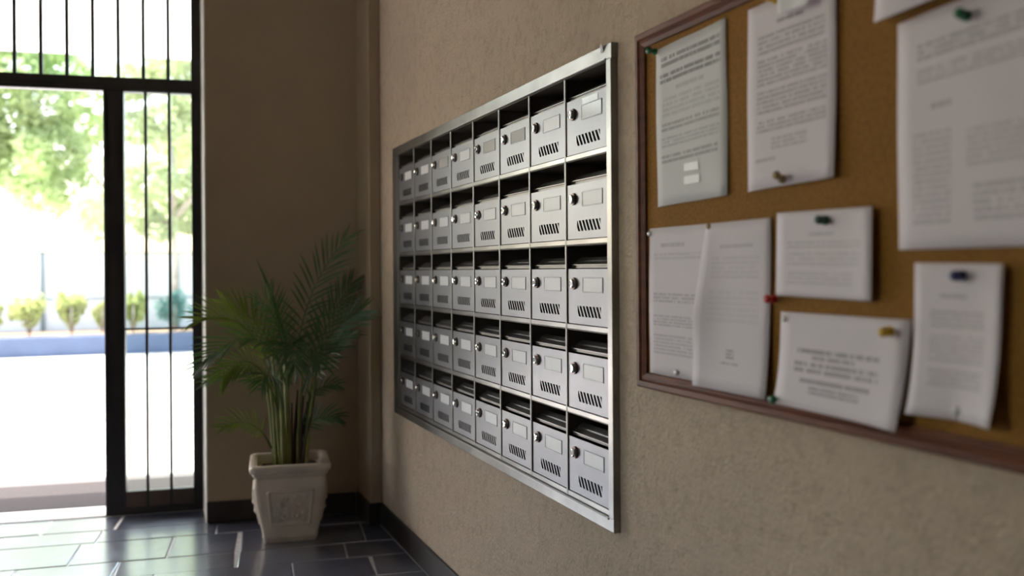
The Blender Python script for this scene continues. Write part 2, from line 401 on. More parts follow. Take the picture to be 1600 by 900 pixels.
# cut of the bed along the threshold is not needed: the sill covers it
tag(floor, 'dark polished slate slab floor with pale joints', kind='structure')
fr = random.Random(3)
bounds = [0.0, -0.25, -0.45, -0.765, -0.976]
while bounds[-1] > -7.4: bounds.append(bounds[-1] - fr.choice((0.2, 0.25, 0.31, 0.21, 0.28)))
fixed = {1: [-0.42, 0.08], 2: [-0.48, -0.10, 0.187], 3: [-0.66, -0.28, 0.187], 4: [-0.9, -0.5, -0.12, 0.40]}
G = 0.004
def to_world(x, y): v = L(x, y); return (v.x, v.y)
for ci in range(len(bounds) - 1):
    ya, yb = bounds[ci], bounds[ci + 1]
    xs = sorted(fixed.get(ci, []))
    if not xs: xs = [fr.uniform(-0.2, 0.2)]
    while xs[0] > -3.6: xs.insert(0, xs[0] - fr.uniform(0.30, 0.55))
    while xs[-1] < 1.6: xs.append(xs[-1] + fr.uniform(0.30, 0.55))
    for xa, xb in zip(xs, xs[1:]):
        g = G * fr.uniform(0.6, 1.5); j = lambda: fr.uniform(-0.006, 0.006)
        if ci in (2, 3) and abs(xb - 0.187) < 1e-6: g2 = 0.014
        else: g2 = g
        poly = [to_world(xa + g + j(), yb + g + j()), to_world(xb - g2 + j(), yb + g + j()), to_world(xb - g2 + j(), ya - g + j()), to_world(xa + g + j(), ya - g + j())]
        poly = clip_poly(poly, 1, 0, -0.004); 
        if len(poly) >= 3: poly = clip_poly(poly, -1, 0, -LX)
        if len(poly) >= 3: poly = clip_poly(poly, 0, -1, -BY)
        # clip behind the wall section beside the door
        if len(poly) >= 3 and min((Vector((p[0], p[1], 0)) - O1).dot(E1) for p in poly) > -0.05:
            lim = O1.dot(N1) - 0.275; poly = clip_poly(poly, N1.x, N1.y, lim)
        if len(poly) < 3: continue
        cx = sum(p[0] for p in poly) / len(poly); cy = sum(p[1] for p in poly) / len(poly)
        area = abs(sum(poly[i][0] * poly[(i + 1) % len(poly)][1] - poly[(i + 1) % len(poly)][0] * poly[i][1] for i in range(len(poly)))) / 2
        if area < 0.002: continue
        tz = fr.uniform(-0.0012, 0.0004); bm = bmesh.new(); n = len(poly)
        b0 = [bm.verts.new((p[0] - cx, p[1] - cy, -0.006)) for p in poly]
        b1 = [bm.verts.new((p[0] - cx, p[1] - cy, tz - 0.002)) for p in poly]
        def ins(p, d):
            v = Vector((cx - p[0], cy - p[1])); return (p[0] - cx + v.x / max(v.length, 1e-6) * d, p[1] - cy + v.y / max(v.length, 1e-6) * d)
        b2 = [bm.verts.new((*ins(p, 0.004), tz)) for p in poly]
        for k in range(n):
            bm.faces.new((b0[k], b0[(k + 1) % n], b1[(k + 1) % n], b1[k])); bm.faces.new((b1[k], b1[(k + 1) % n], b2[(k + 1) % n], b2[k]))
        bm.faces.new(b2); bm.faces.new(b0[::-1])
        t = link('floor_tile', finish(bm, 'floor_tile'), floor, M['slate'], (cx, cy, 0))
        t.rotation_euler = (fr.uniform(-0.0035, 0.0035), fr.uniform(-0.0035, 0.0035), 0)

# ------------------------------------------------------------------ entrance: door frame, side light, transom
D_ = empty('door_1', O1, ANG); tag(D_, 'black steel entrance frame standing open to the street', kind='structure')
dm = M['door_metal']
box('jamb', dm, D_, -0.045, -0.001, 0.0, 0.06, 0, 2.86, bev=0.002)
box('mullion', dm, D_, -0.449, -0.357, 0.0, 0.06, 0, 2.06, bev=0.002)
for xx in (-0.440, -0.372): box('bead', dm, D_, xx, xx + 0.008, -0.006, 0.0, 0.02, 2.06)
box('mullion', dm, D_, -1.492, -1.40, 0.0, 0.06, 0, 2.06, bev=0.002)
box('jamb', dm, D_, -1.939, -1.895, 0.0, 0.06, 0, 2.86, bev=0.002)
rail = box('transom_rail', dm, D_, -1.895, -0.045, 0.0, 0.06, 2.06, 2.128, bev=0.002)
box('bead', dm, D_, -1.40, -0.449, -0.008, 0.0, 2.078, 2.086)
box('bead', dm, D_, -0.357, -0.045, -0.008, 0.0, 2.066, 2.074)
box('head_rail', dm, D_, -1.895, -0.045, 0.0, 0.06, 2.80, 2.86)
box('threshold', M['marble'], D_, -1.40, -0.33, 0.004, 0.195, -0.05, 0.006, bev=0.002)
hinge = bmesh.new(); add_lathe(hinge, [(0.80, 0.006), (0.88, 0.006)], 'Z', 10, (-0.02, -0.006, 0.9))
link('hinge_pin', finish(hinge, 'hinge_pin', True), D_, M['door_metal'])

def sidelight(name, xa, xb, bars, label):
    w = empty(name, O1, ANG); tag(w, label, kind='structure')
    box('bottom_rail', dm, w, xa, xb, 0.0, 0.06, 0.0, 0.036, bev=0.002)
    box('kick_panel', M['bronze'], w, xa, xb, 0.012, 0.05, 0.036, 0.110)
    box('pane', M['glass'], w, xa, xb, 0.028, 0.034, 0.110, 2.06)
    for bx in bars: box('bar', dm, w, bx - 0.0068, bx + 0.0068, 0.008, 0.020, 0.036, 2.06)
    box('cross_bar', dm, w, xa, xb, 0.006, 0.014, 0.898, 0.908)
sidelight('window_1', -0.357, -0.045, (-0.258, -0.149), 'tall glazed side light with black bars beside the palm')
sidelight('window_2', -1.895, -1.492, (-1.79, -1.69, -1.59), 'tall glazed side light on the far side of the doorway')
tw = empty('window_4', O1, ANG); tag(tw, 'transom light with thin black bars over the entrance', kind='structure')
box('pane', M['glass'], tw, -1.895, -0.045, 0.028, 0.034, 2.128, 2.80)
x = -0.152
while x > -1.88:
    box('bar', dm, tw, x - 0.0082, x + 0.0082, 0.008, 0.020, 2.128, 2.80); x -= 0.1143

# ------------------------------------------------------------------ mailbox bank
def plate_with_holes(name, outer, holes, thick):
    """plate in the YZ plane, front at x = 0, back at x = thick"""
    bm = bmesh.new(); edges = []
    for loop in [outer] + holes:
        vs_ = [bm.verts.new((0, y, z)) for y, z in loop]
        edges += [bm.edges.new((vs_[i], vs_[(i + 1) % len(vs_)])) for i in range(len(vs_))]
    bmesh.ops.triangle_fill(bm, use_beauty=True, use_dissolve=False, edges=edges, normal=(-1, 0, 0))
    r = bmesh.ops.extrude_face_region(bm, geom=bm.faces[:])
    bmesh.ops.translate(bm, vec=(thick, 0, 0), verts=[g for g in r['geom'] if isinstance(g, bmesh.types.BMVert)])
    return finish(bm, name)

hw = MW / 2
dz0, dz1 = LIP + 0.0015, 0.1545       # door leaf
dy0, dy1 = -hw + 0.006, hw - 0.006
# slanted vent slots clipped to a rectangle
holes = []
sy0, sy1, sz0, sz1 = 0.0575, -0.0725, 0.0345, 0.0615     # from left (+y) to right (-y)
run = 0.016                                              # drift to the right from top to bottom
npitch = 9
for k in range(-1, npitch):
    a = sy0 - 0.010 - k * 0.0185                         # left edge at the top
    wd = 0.0116
    poly = [(a, sz1), (a - wd, sz1), (a - wd - run, sz0), (a - run, sz0)]
    poly = clip_poly(poly, 1, 0, sy0); 
    if len(poly) >= 3: poly = clip_poly(poly, -1, 0, -sy1)
    if len(poly) < 3: continue
    ar = abs(sum(poly[i][0] * poly[(i + 1) % len(poly)][1] - poly[(i + 1) % len(poly)][0] * poly[i][1] for i in range(len(poly)))) / 2
    if ar < 1.0e-5: continue
    holes.append(poly)
me_door = plate_with_holes('mailbox_door', [(dy0, dz0), (dy1, dz0), (dy1, dz1), (dy0, dz1)], holes, 0.0016)
me_door.materials.append(M['steel_door'])
# hem of the door leaf on top
bm = bmesh.new()
t_ = 0.0015; d_ = 0.31
# housing: front rim strips and five sheets
add_box(bm, 0.0, d_, -hw + 0.0003, -hw + t_, 0, MH); add_box(bm, 0.0, d_, hw - t_, hw - 0.0003, 0, MH)
add_box(bm, 0.0, d_, -hw + t_, hw - t_, 0.0003, t_); add_box(bm, 0.0, d_, -hw + t_, hw - t_, MH - t_, MH - 0.0003)
add_box(bm, d_ - t_, d_, -hw + t_, hw - t_, t_, MH - t_)
me_shell = finish(bm, 'housing'); me_shell.materials.append(M['steel_dark'])
bm = bmesh.new()
add_box(bm, -0.0015, 0.0035, -0.00195, 0.00195, 0.0, MH, 0.0007)
me_rim = finish(bm, 'side_rim'); me_rim.materials.append(M['steel'])
me_lip = box_mesh('lip', -0.001, 0.010, -hw + 0.0042, hw - 0.0042, 0.001, LIP, bev=0.001); me_lip.materials.append(M['steel_frame'])
# letter flap: bent sheet above the door
def bent(name, prof, y0, y1, th=0.0014):
    bm = bmesh.new(); n = len(prof)
    A = [bm.verts.new((x, y0, z)) for x, z in prof]; B = [bm.verts.new((x, y1, z)) for x, z in prof]
    for i in range(n - 1): bm.faces.new((A[i], B[i], B[i + 1], A[i + 1]))
    bmesh.ops.recalc_face_normals(bm, faces=bm.faces[:])
    r = bmesh.ops.solidify(bm, geom=bm.faces[:], thickness=th)
    return finish(bm, name)
me_flap = bent('letter_flap', [(0.0145, 0.157), (0.0145, 0.165), (0.017, 0.167), (0.028, 0.1735), (0.030, 0.1765), (0.042, 0.1845), (0.047, 0.185)], -hw + 0.003, hw - 0.003)
me_flap.materials.append(M['steel_flap'])
me_hem = box_mesh('flap_lip', 0.010, 0.0147, -hw + 0.004, hw - 0.004, 0.164, 0.1668, bev=0.0006); me_hem.materials.append(M['steel_frame'])
# lock: collar, plug, keyhole
ly, lz = 0.0745, 0.1175
bm = bmesh.new(); add_lathe(bm, [(0.0, 0.0155), (-0.0035, 0.0155), (-0.0045, 0.0145)], 'X', 22, (0, ly, lz)); me_collar = finish(bm, 'lock_collar', False); me_collar.materials.append(M['lock_ring'])
bm = bmesh.new(); add_lathe(bm, [(-0.0045, 0.0115), (-0.0095, 0.0112), (-0.0108, 0.0098), (-0.0100, 0.0065)], 'X', 22, (0, ly, lz)); me_plug = finish(bm, 'lock_barrel', False); me_plug.materials.append(M['chrome'])
me_key = box_mesh('keyhole', -0.0106, -0.0098, ly - 0.0012, ly + 0.0012, lz - 0.0042, lz + 0.0042); me_key.materials.append(M['black'])
# name plate holder frame and its card
ny0, ny1, nz0, nz1 = -0.081, 0.024, 0.098, 0.1315
bm = bmesh.new(); q = 0.0022
add_box(bm, -0.0016, 0, ny0 - q, ny1 + q, nz0 - q, nz0, 0.0004); add_box(bm, -0.0016, 0, ny0 - q, ny1 + q, nz1, nz1 + q, 0.0004)
add_box(bm, -0.0016, 0, ny0 - q, ny0, nz0, nz1, 0.0004); add_box(bm, -0.0016, 0, ny1, ny1 + q, nz0, nz1, 0.0004)
me_hold = finish(bm, 'name_plate'); me_hold.materials.append(M['steel_door'])
me_card = box_mesh('name_card', -0.0007, -0.0001, ny0, ny1, nz0, nz1); me_card.materials.append(M['card'])
me_card_b = box_mesh('name_card', -0.0007, -0.0001, ny0, ny1, nz0, nz1); me_card_b.materials.append(M['card_beige'])
me_card_s = box_mesh('name_card', -0.0009, -0.0001, ny0, ny1, nz0, nz1); me_card_s.materials.append(M['sticker'])

ROWS = ['bottom row', 'fourth row', 'middle row', 'second row', 'top row']
COLS = ['first from the palm', 'second from the palm', 'third from the palm', 'fourth from the palm', 'fourth from the notice board', 'third from the notice board', 'second from the notice board', 'closest to the notice board']
vr = random.Random(5)
for r in range(5):
    for c in range(8):
        yc = Y0 - (c + 0.5) * MW
        t = empty('mailbox', (0, yc, ZB + r * MH))
        lab = 'brushed steel wall mailbox, %s, %s' % (ROWS[r], COLS[c])
        if r == 4 and c == 7: lab = 'steel mailbox with a white sticker, top row, closest to the notice board'
        tag(t, lab, 'mailbox', 'steel mailboxes built into the stucco wall')
        link('housing', me_shell, t); link('side_rim', me_rim, t, loc=(0, hw - 0.00225, 0)); link('side_rim', me_rim, t, loc=(0, -hw + 0.00225, 0)); link('lip', me_lip, t)
        fl = link('letter_flap', me_flap, t); link('flap_lip', me_hem, fl)
        d = link('mailbox_door', me_door, t, loc=(0.0018, 0, 0))
        d.rotation_euler = (0, 0, vr.uniform(-0.004, 0.004))
        lk = link('lock_collar', me_collar, d); 
        lb = link('lock_barrel', me_plug, d); link('keyhole', me_key, d)
        link('name_plate', me_hold, d)
        cm = me_card_b if (r, c) in ((4, 2), (4, 4), (4, 5)) else me_card_s if (r, c) == (4, 7) else me_card
        link('name_card', cm, d)
        if (r, c) == (4, 7):
            s = box('sticker', M['sticker'], d, -0.0009, -0.0002, -0.064, 0.022, 0.1345, 0.150)

sf = empty('steel_surround', (0, (bank_y0 + bank_y1) / 2, bank_z0)); tag(sf, 'polished steel surround framing the block of mailboxes', 'surround')
def wb(name, m, parent, x0, x1, y0, y1, z0, z1, bev=0.0, seg=1):
    o = box(name, m, parent, x0, x1, y0 - parent.location.y, y1 - parent.location.y, z0 - parent.location.z, z1 - parent.location.z, bev=bev, seg=seg); return o
FO0, FO1 = 1.9225, 3.945     # outer ends along the wall
tr = wb('top_rail', M['steel_frame'], sf, -0.006, WX + 0.003, FO0 - 0.002, FO1, bank_z1 + 0.0005, 1.710, bev=0.0015)
wb('groove', M['steel_dark'], sf, -0.0015, WX, bank_y0, bank_y1, bank_z1 + 0.0002, bank_z1 + 0.0005)
wb('inner_bead', M['steel'], sf, -0.009, -0.006, bank_y0, bank_y1, bank_z1 + 0.001, bank_z1 + 0.005, bev=0.0007)
wb('bottom_rail', M['steel_frame'], sf, -0.006, WX + 0.003, FO0, FO1, 0.5626, bank_z0 - 0.0005, bev=0.0015)
wb('inner_bead', M['steel'], sf, -0.009, -0.006, bank_y0, bank_y1, bank_z0 - 0.006, bank_z0 - 0.002, bev=0.0007)
wb('side_stile', M['steel_frame'], sf, -0.0065, WX + 0.003, FO0, bank_y0 - 0.0005, bank_z0 - 0.0005, bank_z1 + 0.0005, bev=0.0015)
wb('side_stile', M['steel_frame'], sf, -0.0065, WX + 0.003, bank_y1 + 0.0005, FO1, bank_z0 - 0.0005, bank_z1 + 0.0005, bev=0.0015)
# bent-up corner of the top rail
bm = bmesh.new()
ya, za = 1.962, 1.7095
p = [(-0.0075, ya + 0.010, za - 0.016), (-0.0075, ya - 0.006, za - 0.014), (-0.016, ya - 0.005, za + 0.006), (-0.010, ya + 0.008, za + 0.004)]
vs_ = [bm.verts.new((a, b - sf.location.y, c - sf.location.z)) for a, b, c in p]
bm.faces.new(vs_); bmesh.ops.solidify(bm, geom=bm.faces[:], thickness=0.0012)
tag(link('bent_tab', finish(bm, 'bent_tab'), sf, M['steel']), 'bent-up metal tab on the top rail')

# ------------------------------------------------------------------ notice board
BY1, BY0, BZ0, BZ1 = 1.800, 0.30, 0.921, 1.694
nb = empty('notice_board', (WX, (BY0 + BY1) / 2, BZ0)); tag(nb, 'cork notice board in a reddish wooden frame, hung beside the mailboxes', 'notice board')
def nbx(name, m, x0, x1, y0, y1, z0, z1, bev=0.0):
    return box(name, m, nb, x0 - WX, x1 - WX, y0 - nb.location.y, y1 - nb.location.y, z0 - BZ0, z1 - BZ0, bev=bev, seg=2)
nbx('cork_panel', M['cork'], 0.0, WX, BY0 + 0.01, BY1 - 0.01, BZ0 + 0.01, BZ1 - 0.01)
def rail(name, horizontal, a0, a1, b0, b1):
    """moulding with a stepped profile and mitred ends; a = length range, b = outer to inner edge"""
    sgn = 1 if b1 > b0 else -1; wdt = abs(b1 - b0)
    prof = [(WX, 0), (-0.010, 0.0), (-0.014, 0.004), (-0.014, 0.014), (-0.009, 0.018), (-0.011, 0.024), (-0.006, wdt), (WX, wdt)]
    bm = bmesh.new(); rings = []
    for end in (0, 1):
        ring = []
        for x, o in prof:
            a = a0 + o if end == 0 else a1 - o
            b = b0 + sgn * o
            yy, zz = (a, b) if horizontal else (b, a)
            ring.append(bm.verts.new((x - WX, yy - nb.location.y, zz - BZ0)))
        rings.append(ring)
    n = len(prof)
    for k in range(n): bm.faces.new((rings[0][k], rings[0][(k + 1) % n], rings[1][(k + 1) % n], rings[1][k]))
    bm.faces.new(rings[0][::-1]); bm.faces.new(rings[1])
    return link(name, finish(bm, name), nb, M['wood'])
FW = 0.032
rail('frame_rail', True, BY0, BY1, BZ0, BZ0 + FW); rail('frame_rail', True, BY0, BY1, BZ1, BZ1 - FW)
rail('frame_stile', False, BZ0, BZ1, BY1, BY1 - FW); rail('frame_stile', False, BZ0, BZ1, BY0, BY0 + FW)

def sheet(label, quad, blocks, lift, depth=0.0, name='notice_sheet', nx=10, nz=14, tint=(0.76, 0.695, 0.735)):
    """paper: quad corners TL TR BR BL as (y, z) on the cork, lift(u, v) = distance off the cork"""
    cy = sum(q[0] for q in quad) / 4; cz = min(q[1] for q in quad)
    bm = bmesh.new(); uvl = bm.loops.layers.uv.new('UVMap'); g = []
    for j in range(nz + 1):
        row = []
        for i in range(nx + 1):
            u, v = i / nx, j / nz
            top = (quad[0][0] * (1 - u) + quad[1][0] * u, quad[0][1] * (1 - u) + quad[1][1] * u)
            bot = (quad[3][0] * (1 - u) + quad[2][0] * u, quad[3][1] * (1 - u) + quad[2][1] * u)
            y, z = bot[0] * (1 - v) + top[0] * v, bot[1] * (1 - v) + top[1] * v
            row.append((bm.verts.new((-0.0012 - depth - lift(u, v), y - cy, z - cz)), (u, v)))
        g.append(row)
    for j in range(nz):
        for i in range(nx):
            q = [g[j][i], g[j][i + 1], g[j + 1][i + 1], g[j + 1][i]]
            f = bm.faces.new([a[0] for a in q]); f.smooth = True
            for lp, a in zip(f.loops, q): lp[uvl].uv = a[1]
    me = bpy.data.meshes.new(name); bm.to_mesh(me); bm.free()
    o = link(name, me, None, paper_mat('print_' + str(len(bpy.data.materials)), blocks, tint), (0, cy, cz))
    sm = o.modifiers.new('thickness', 'SOLIDIFY'); sm.thickness = 0.0003; sm.offset = 0
    return tag(o, label, 'paper', 'notices pinned to the cork board')

def curl(a=0.008, side=0.006):
    return lambda u, v: a * (1 - v) ** 2 * abs(math.sin(u * 2.2 + 0.4)) + side * max(0, u - 0.75) ** 2 * 8 * (1 - v * 0.6) + 0.002 * math.sin(u * 5 + v * 3) ** 2
sheet('white notice with two dark heading bars, under the green pin at the board corner', [(1.726, 1.646), (1.469, 1.651), (1.464, 1.317), (1.720, 1.311)],
      [(0.08, 0.92, 0.865, 0.94, 2, 0.75), (0.06, 0.92, 0.765, 0.835, 2, 0.8), (0.3, 0.7, 0.70, 0.74, 1, 0.3), (0.1, 0.9, 0.55, 0.68, 4, 0.25), (0.08, 0.9, 0.46, 0.52, 2, 0.5), (0.08, 0.9, 0.36, 0.43, 3, 0.35), (0.08, 0.88, 0.26, 0.32, 2, 0.55)],
      curl(0.003, 0.002), tint=(0.72, 0.71, 0.71))
s1 = bpy.context.scene.objects['notice_sheet']
for (ya_, yb_, za_, zb_) in ((1.560, 1.612, 1.376, 1.392), (1.556, 1.612, 1.350, 1.366)):
    box('sticker', M['card'], s1, -0.0062, -0.0058, ya_ - s1.location.y, yb_ - s1.location.y, za_ - s1.location.z, zb_ - s1.location.z)
sheet('tall white notice of dense paragraphs hanging from a yellow pin', [(1.402, 1.648), (1.168, 1.646), (1.169, 1.323), (1.403, 1.318)],
      [(0.35, 0.65, 0.86, 0.89, 1, 0.8), (0.12, 0.88, 0.72, 0.83, 4, 0.5), (0.12, 0.9, 0.55, 0.70, 6, 0.5), (0.12, 0.9, 0.40, 0.53, 5, 0.5), (0.12, 0.9, 0.30, 0.37, 3, 0.5), (0.3, 0.7, 0.2, 0.27, 3, 0.4), (0.1, 0.35, 0.14, 0.17, 1, 0.4)], curl(0.006, 0.012))
sheet('wide table print-out half covered by the curled sheet, lower left of the board', [(1.758, 1.267), (1.524, 1.267), (1.537, 0.955), (1.759, 0.955)],
      [(0.2, 0.6, 0.86, 0.90, 1, 0.35), (0.08, 0.9, 0.78, 0.83, 2, 0.22), (0.08, 0.92, 0.49, 0.56, 3, 0.4), (0.08, 0.92, 0.33, 0.41, 4, 0.4), (0.08, 0.92, 0.14, 0.28, 6, 0.35)], curl(0.002, 0.0))
sheet('plain white sheet with a curled left edge and a small stamp near its foot', [(1.529, 1.266), (1.336, 1.268), (1.340, 0.950), (1.557, 0.951)],
      [(0.25, 0.75, 0.84, 0.87, 1, 0.3), (0.15, 0.85, 0.66, 0.8, 5, 0.14), (0.15, 0.85, 0.40, 0.6, 6, 0.12), (0.42, 0.55, 0.19, 0.25, 3, 0.6), (0.35, 0.62, 0.155, 0.175, 1, 0.5)],
      lambda u, v: 0.004 + 0.030 * max(0, 0.45 - u) ** 2 * 4 * max(0, 1 - abs(v - 0.45) * 1.6) + 0.002 * math.sin(u * 4) + 0.012 * (1 - v) ** 3, depth=0.001)
sheet('small landscape notice in faint print under a dark green pin', [(1.320, 1.275), (1.085, 1.271), (1.086, 1.129), (1.322, 1.132)],
      [(0.35, 0.6, 0.70, 0.76, 1, 0.3), (0.12, 0.88, 0.56, 0.66, 2, 0.22), (0.12, 0.88, 0.36, 0.53, 3, 0.2), (0.12, 0.8, 0.14, 0.3, 3, 0.2)],
      lambda u, v: 0.003 + 0.010 * max(0, u - 0.6) ** 2 * 6 + 0.002 * (1 - v))
sheet('landscape notice with a centred paragraph between yellow and green pins', [(1.310, 1.105), (1.018, 1.104), (1.026, 0.944), (1.317, 0.948)],
      [(0.16, 0.80, 0.57, 0.64, 1, 0.65), (0.28, 0.62, 0.51, 0.57, 1, 0.6), (0.14, 0.80, 0.37, 0.50, 2, 0.6), (0.2, 0.75, 0.26, 0.33, 1, 0.6), (0.28, 0.68, 0.16, 0.25, 2, 0.6)],
      lambda u, v: 0.004 + 0.022 * max(0, u - 0.6) ** 2 * 4 * (1 - v) + 0.012 * (1 - v) ** 3)
sheet('small portrait notice under a dark blue pin', [(1.012, 1.186), (0.860, 1.183), (0.870, 0.973), (1.016, 0.972)],
      [(0.3, 0.6, 0.77, 0.81, 1, 0.4), (0.18, 0.8, 0.58, 0.7, 4, 0.35), (0.18, 0.8, 0.36, 0.54, 6, 0.3), (0.18, 0.8, 0.2, 0.32, 4, 0.35)],
      lambda u, v: 0.004 + 0.022 * max(0, 0.6 - v) ** 2 * abs(u - 0.5) * 4 + 0.016 * max(0, u - 0.6) ** 2 * 3)
sheet('large notice with columns of small print under a green pin', [(1.045, 1.533), (0.803, 1.546), (0.805, 1.205), (1.044, 1.205)],
      [(0.15, 0.95, 0.80, 0.88, 3, 0.5), (0.15, 0.95, 0.70, 0.77, 3, 0.4), (0.25, 0.4, 0.58, 0.62, 1, 0.4), (0.12, 0.40, 0.1, 0.5, 14, 0.28), (0.5, 0.95, 0.32, 0.48, 6, 0.3), (0.55, 0.95, 0.1, 0.26, 5, 0.35)], curl(0.004, 0.004))
sheet('blank notice overlapping the top of the large print sheet', [(1.074, 1.653), (0.802, 1.643), (0.803, 1.551), (1.067, 1.539)], [], lambda u, v: 0.010 + 0.010 * (1 - v) ** 2, depth=0.004)

sheet('small blank slip curling over the top of the dense paragraph notice', [(1.300, 1.652), (1.205, 1.650), (1.212, 1.606), (1.292, 1.610)], [], lambda u, v: 0.016 + 0.012 * (1 - v) * abs(u - 0.4), depth=0.0, tint=(0.86, 0.84, 0.86))
def pin(label, y, z, m, off=0.006, tilt=(0.0, 0.35), small=False):
    t = empty('push_pin', (-off, y, z)); t.rotation_euler = (0, tilt[0], tilt[1]); t.scale = (1.7, 1.35, 1.35) if not small else (1.3, 1.3, 1.3); tag(t, label, 'push pin', 'pins on the cork board')
    if small:
        bm = bmesh.new(); add_lathe(bm, [(0.0, 0.0045), (-0.0012, 0.0045), (-0.0026, 0.003), (-0.003, 0.0006)], 'X', 12); link('head', finish(bm, 'head', True), t, m)
    else:
        bm = bmesh.new(); add_lathe(bm, [(0.0, 0.0055), (-0.002, 0.0058), (-0.003, 0.0032), (-0.010, 0.0028), (-0.0115, 0.0055), (-0.0140, 0.0052)], 'X', 14); link('head', finish(bm, 'head', True), t, m)
    bm = bmesh.new(); add_lathe(bm, [(0.0, 0.0006), (off + 0.004, 0.0005)], 'X', 6); link('needle', finish(bm, 'needle'), t, M['pin_steel'])
pin('green push pin in the upper left corner of the notice board', 1.722, 1.642, M['pin_green'])
pin('yellow push pin at the top edge of the board', 1.312, 1.641, M['pin_yellow'], 0.008)
pin('red push pin at the lower left corner of the faint landscape notice', 1.327, 1.127, M['pin_red'])
pin('green push pin just above the bottom frame rail', 1.316, 0.955, M['pin_green'])
pin('yellow push pin on the landscape notice near the bottom', 1.056, 1.086, M['pin_yellow'], 0.009)
pin('dark green push pin on the small landscape notice', 1.195, 1.256, M['pin_dkgreen'])
pin('dark blue push pin on the small portrait notice', 0.930, 1.168, M['pin_blue'])
pin('green push pin on the large print sheet', 0.920, 1.513, M['pin_green'])
pin('brass tack at the foot of the dense paragraph notice', 1.294, 1.330, M['pin_brass'], 0.012, (0.3, 0.4))
pin('small brass tack where the two lower left sheets meet', 1.520, 1.261, M['pin_brass'], 0.009, small=True)
pin('steel tack at the upper left corner of the table print-out', 1.750, 1.256, M['pin_steel'], 0.006, small=True)
pin('steel tack at the foot of the table print-out', 1.645, 0.966, M['pin_steel'], 0.006, small=True)
pin('steel tack at the upper left corner of the centred paragraph notice', 1.298, 1.094, M['pin_steel'], 0.007, small=True)
pin('steel tack at the foot of the small portrait notice', 0.940, 0.985, M['pin_steel'], 0.007, small=True)

# ------------------------------------------------------------------ potted palm
PX, PY = -0.414, 4.225
pp = empty('potted_palm', (PX, PY, 0)); pp.rotation_euler = (0, 0, 0); tag(pp, 'areca palm in a square cream planter by the entrance', 'potted plant')
PROT = math.radians(-7)
def rsq(h, r, n=9):
    """rounded square outline of half size h and corner radius r"""
    out = []
    for q in range(4):
        sx, sy = [(1, 1), (-1, 1), (-1, -1), (1, -1)][q]
        for k in range(n):
            a = math.pi / 2 * q + math.pi / 2 * k / (n - 1)
            out.append((sx * (h - r) + r * math.cos(a), sy * (h - r) + r * math.sin(a)))
    return out
def loft(name, prof, m, parent, cap0=True, cap1=True):
    bm = bmesh.new(); rings = []
    for z, h, r in prof: rings.append([bm.verts.new((x, y, z)) for x, y in rsq(h, r)])
    for a, b in zip(rings, rings[1:]):
        n = len(a)
        for k in range(n): bm.faces.new((a[k], a[(k + 1) % n], b[(k + 1) % n], b[k]))
    if cap0: bm.faces.new(rings[0][::-1])
    if cap1: bm.faces.new(rings[-1])
    o = link(name, finish(bm, name, True), parent, m); o.rotation_euler = (0, 0, PROT); return o
PH = 0.372
pot = loft('pot', [(0.0, 0.108, 0.014), (0.004, 0.112, 0.016), (0.024, 0.116, 0.018), (0.030, 0.119, 0.020), (0.036, 0.117, 0.022), (0.07, 0.124, 0.026), (0.14, 0.137, 0.028),
                   (0.22, 0.149, 0.028), (0.27, 0.154, 0.028), (0.305, 0.152, 0.028), (0.315, 0.150, 0.028), (0.318, 0.156, 0.026), (0.330, 0.161, 0.026), (0.333, 0.157, 0.026), (0.33, 0.12, 0.02)],
           M['pot'], pp, True, False)
rim = loft('rim', [(0.3325, 0.150, 0.026), (0.334, 0.163, 0.028), (0.342, 0.170, 0.030), (0.356, 0.173, 0.032), (0.368, 0.171, 0.032), (0.372, 0.165, 0.030), (0.372, 0.142, 0.022), (0.366, 0.137, 0.02), (0.30, 0.132, 0.02), (0.3, 0.13, 0.02)], M['pot'], pp, False, False)
rim.parent = pot; rim.rotation_euler = (0, 0, 0)
so = loft('soil', [(0.295, 0.1325, 0.02), (0.318, 0.1325, 0.02)], M['soil'], pp); so.parent = pot; so.rotation_euler = (0, 0, 0)
pot.scale = (1, 1, 0.925)
# embossed panels: a framed field with scroll ornament
def relief_h(u, v):
    """u, v in -1..1"""
    h = 0.0
    e = max(abs(u), abs(v))
    if 0.86 < e < 0.98: h += 0.0035 * math.sin((e - 0.86) / 0.12 * math.pi)
    for sx in (-1, 1):
        for (a, b, r, g) in ((0.42, 0.18, 0.22, 0.009), (0.25, 0.52, 0.18, 0.008), (0.55, -0.30, 0.20, 0.008), (0.22, -0.42, 0.22, 0.009), (0.62, 0.58, 0.12, 0.005), (0.60, -0.66, 0.13, 0.005), (0.12, 0.10, 0.13, 0.007)):
            d = math.hypot(u - sx * a, v - b) / r
            if d < 1.6: h += g * (math.cos(min(d, 1.6) / 1.6 * math.pi) * 0.5 + 0.5) * (0.6 + 0.4 * math.cos(d * 7 + a * 9))
    d = math.hypot(u, (v + 0.05) * 0.8) / 0.3
    if d < 1: h += 0.006 * (1 - d * d)
    return h
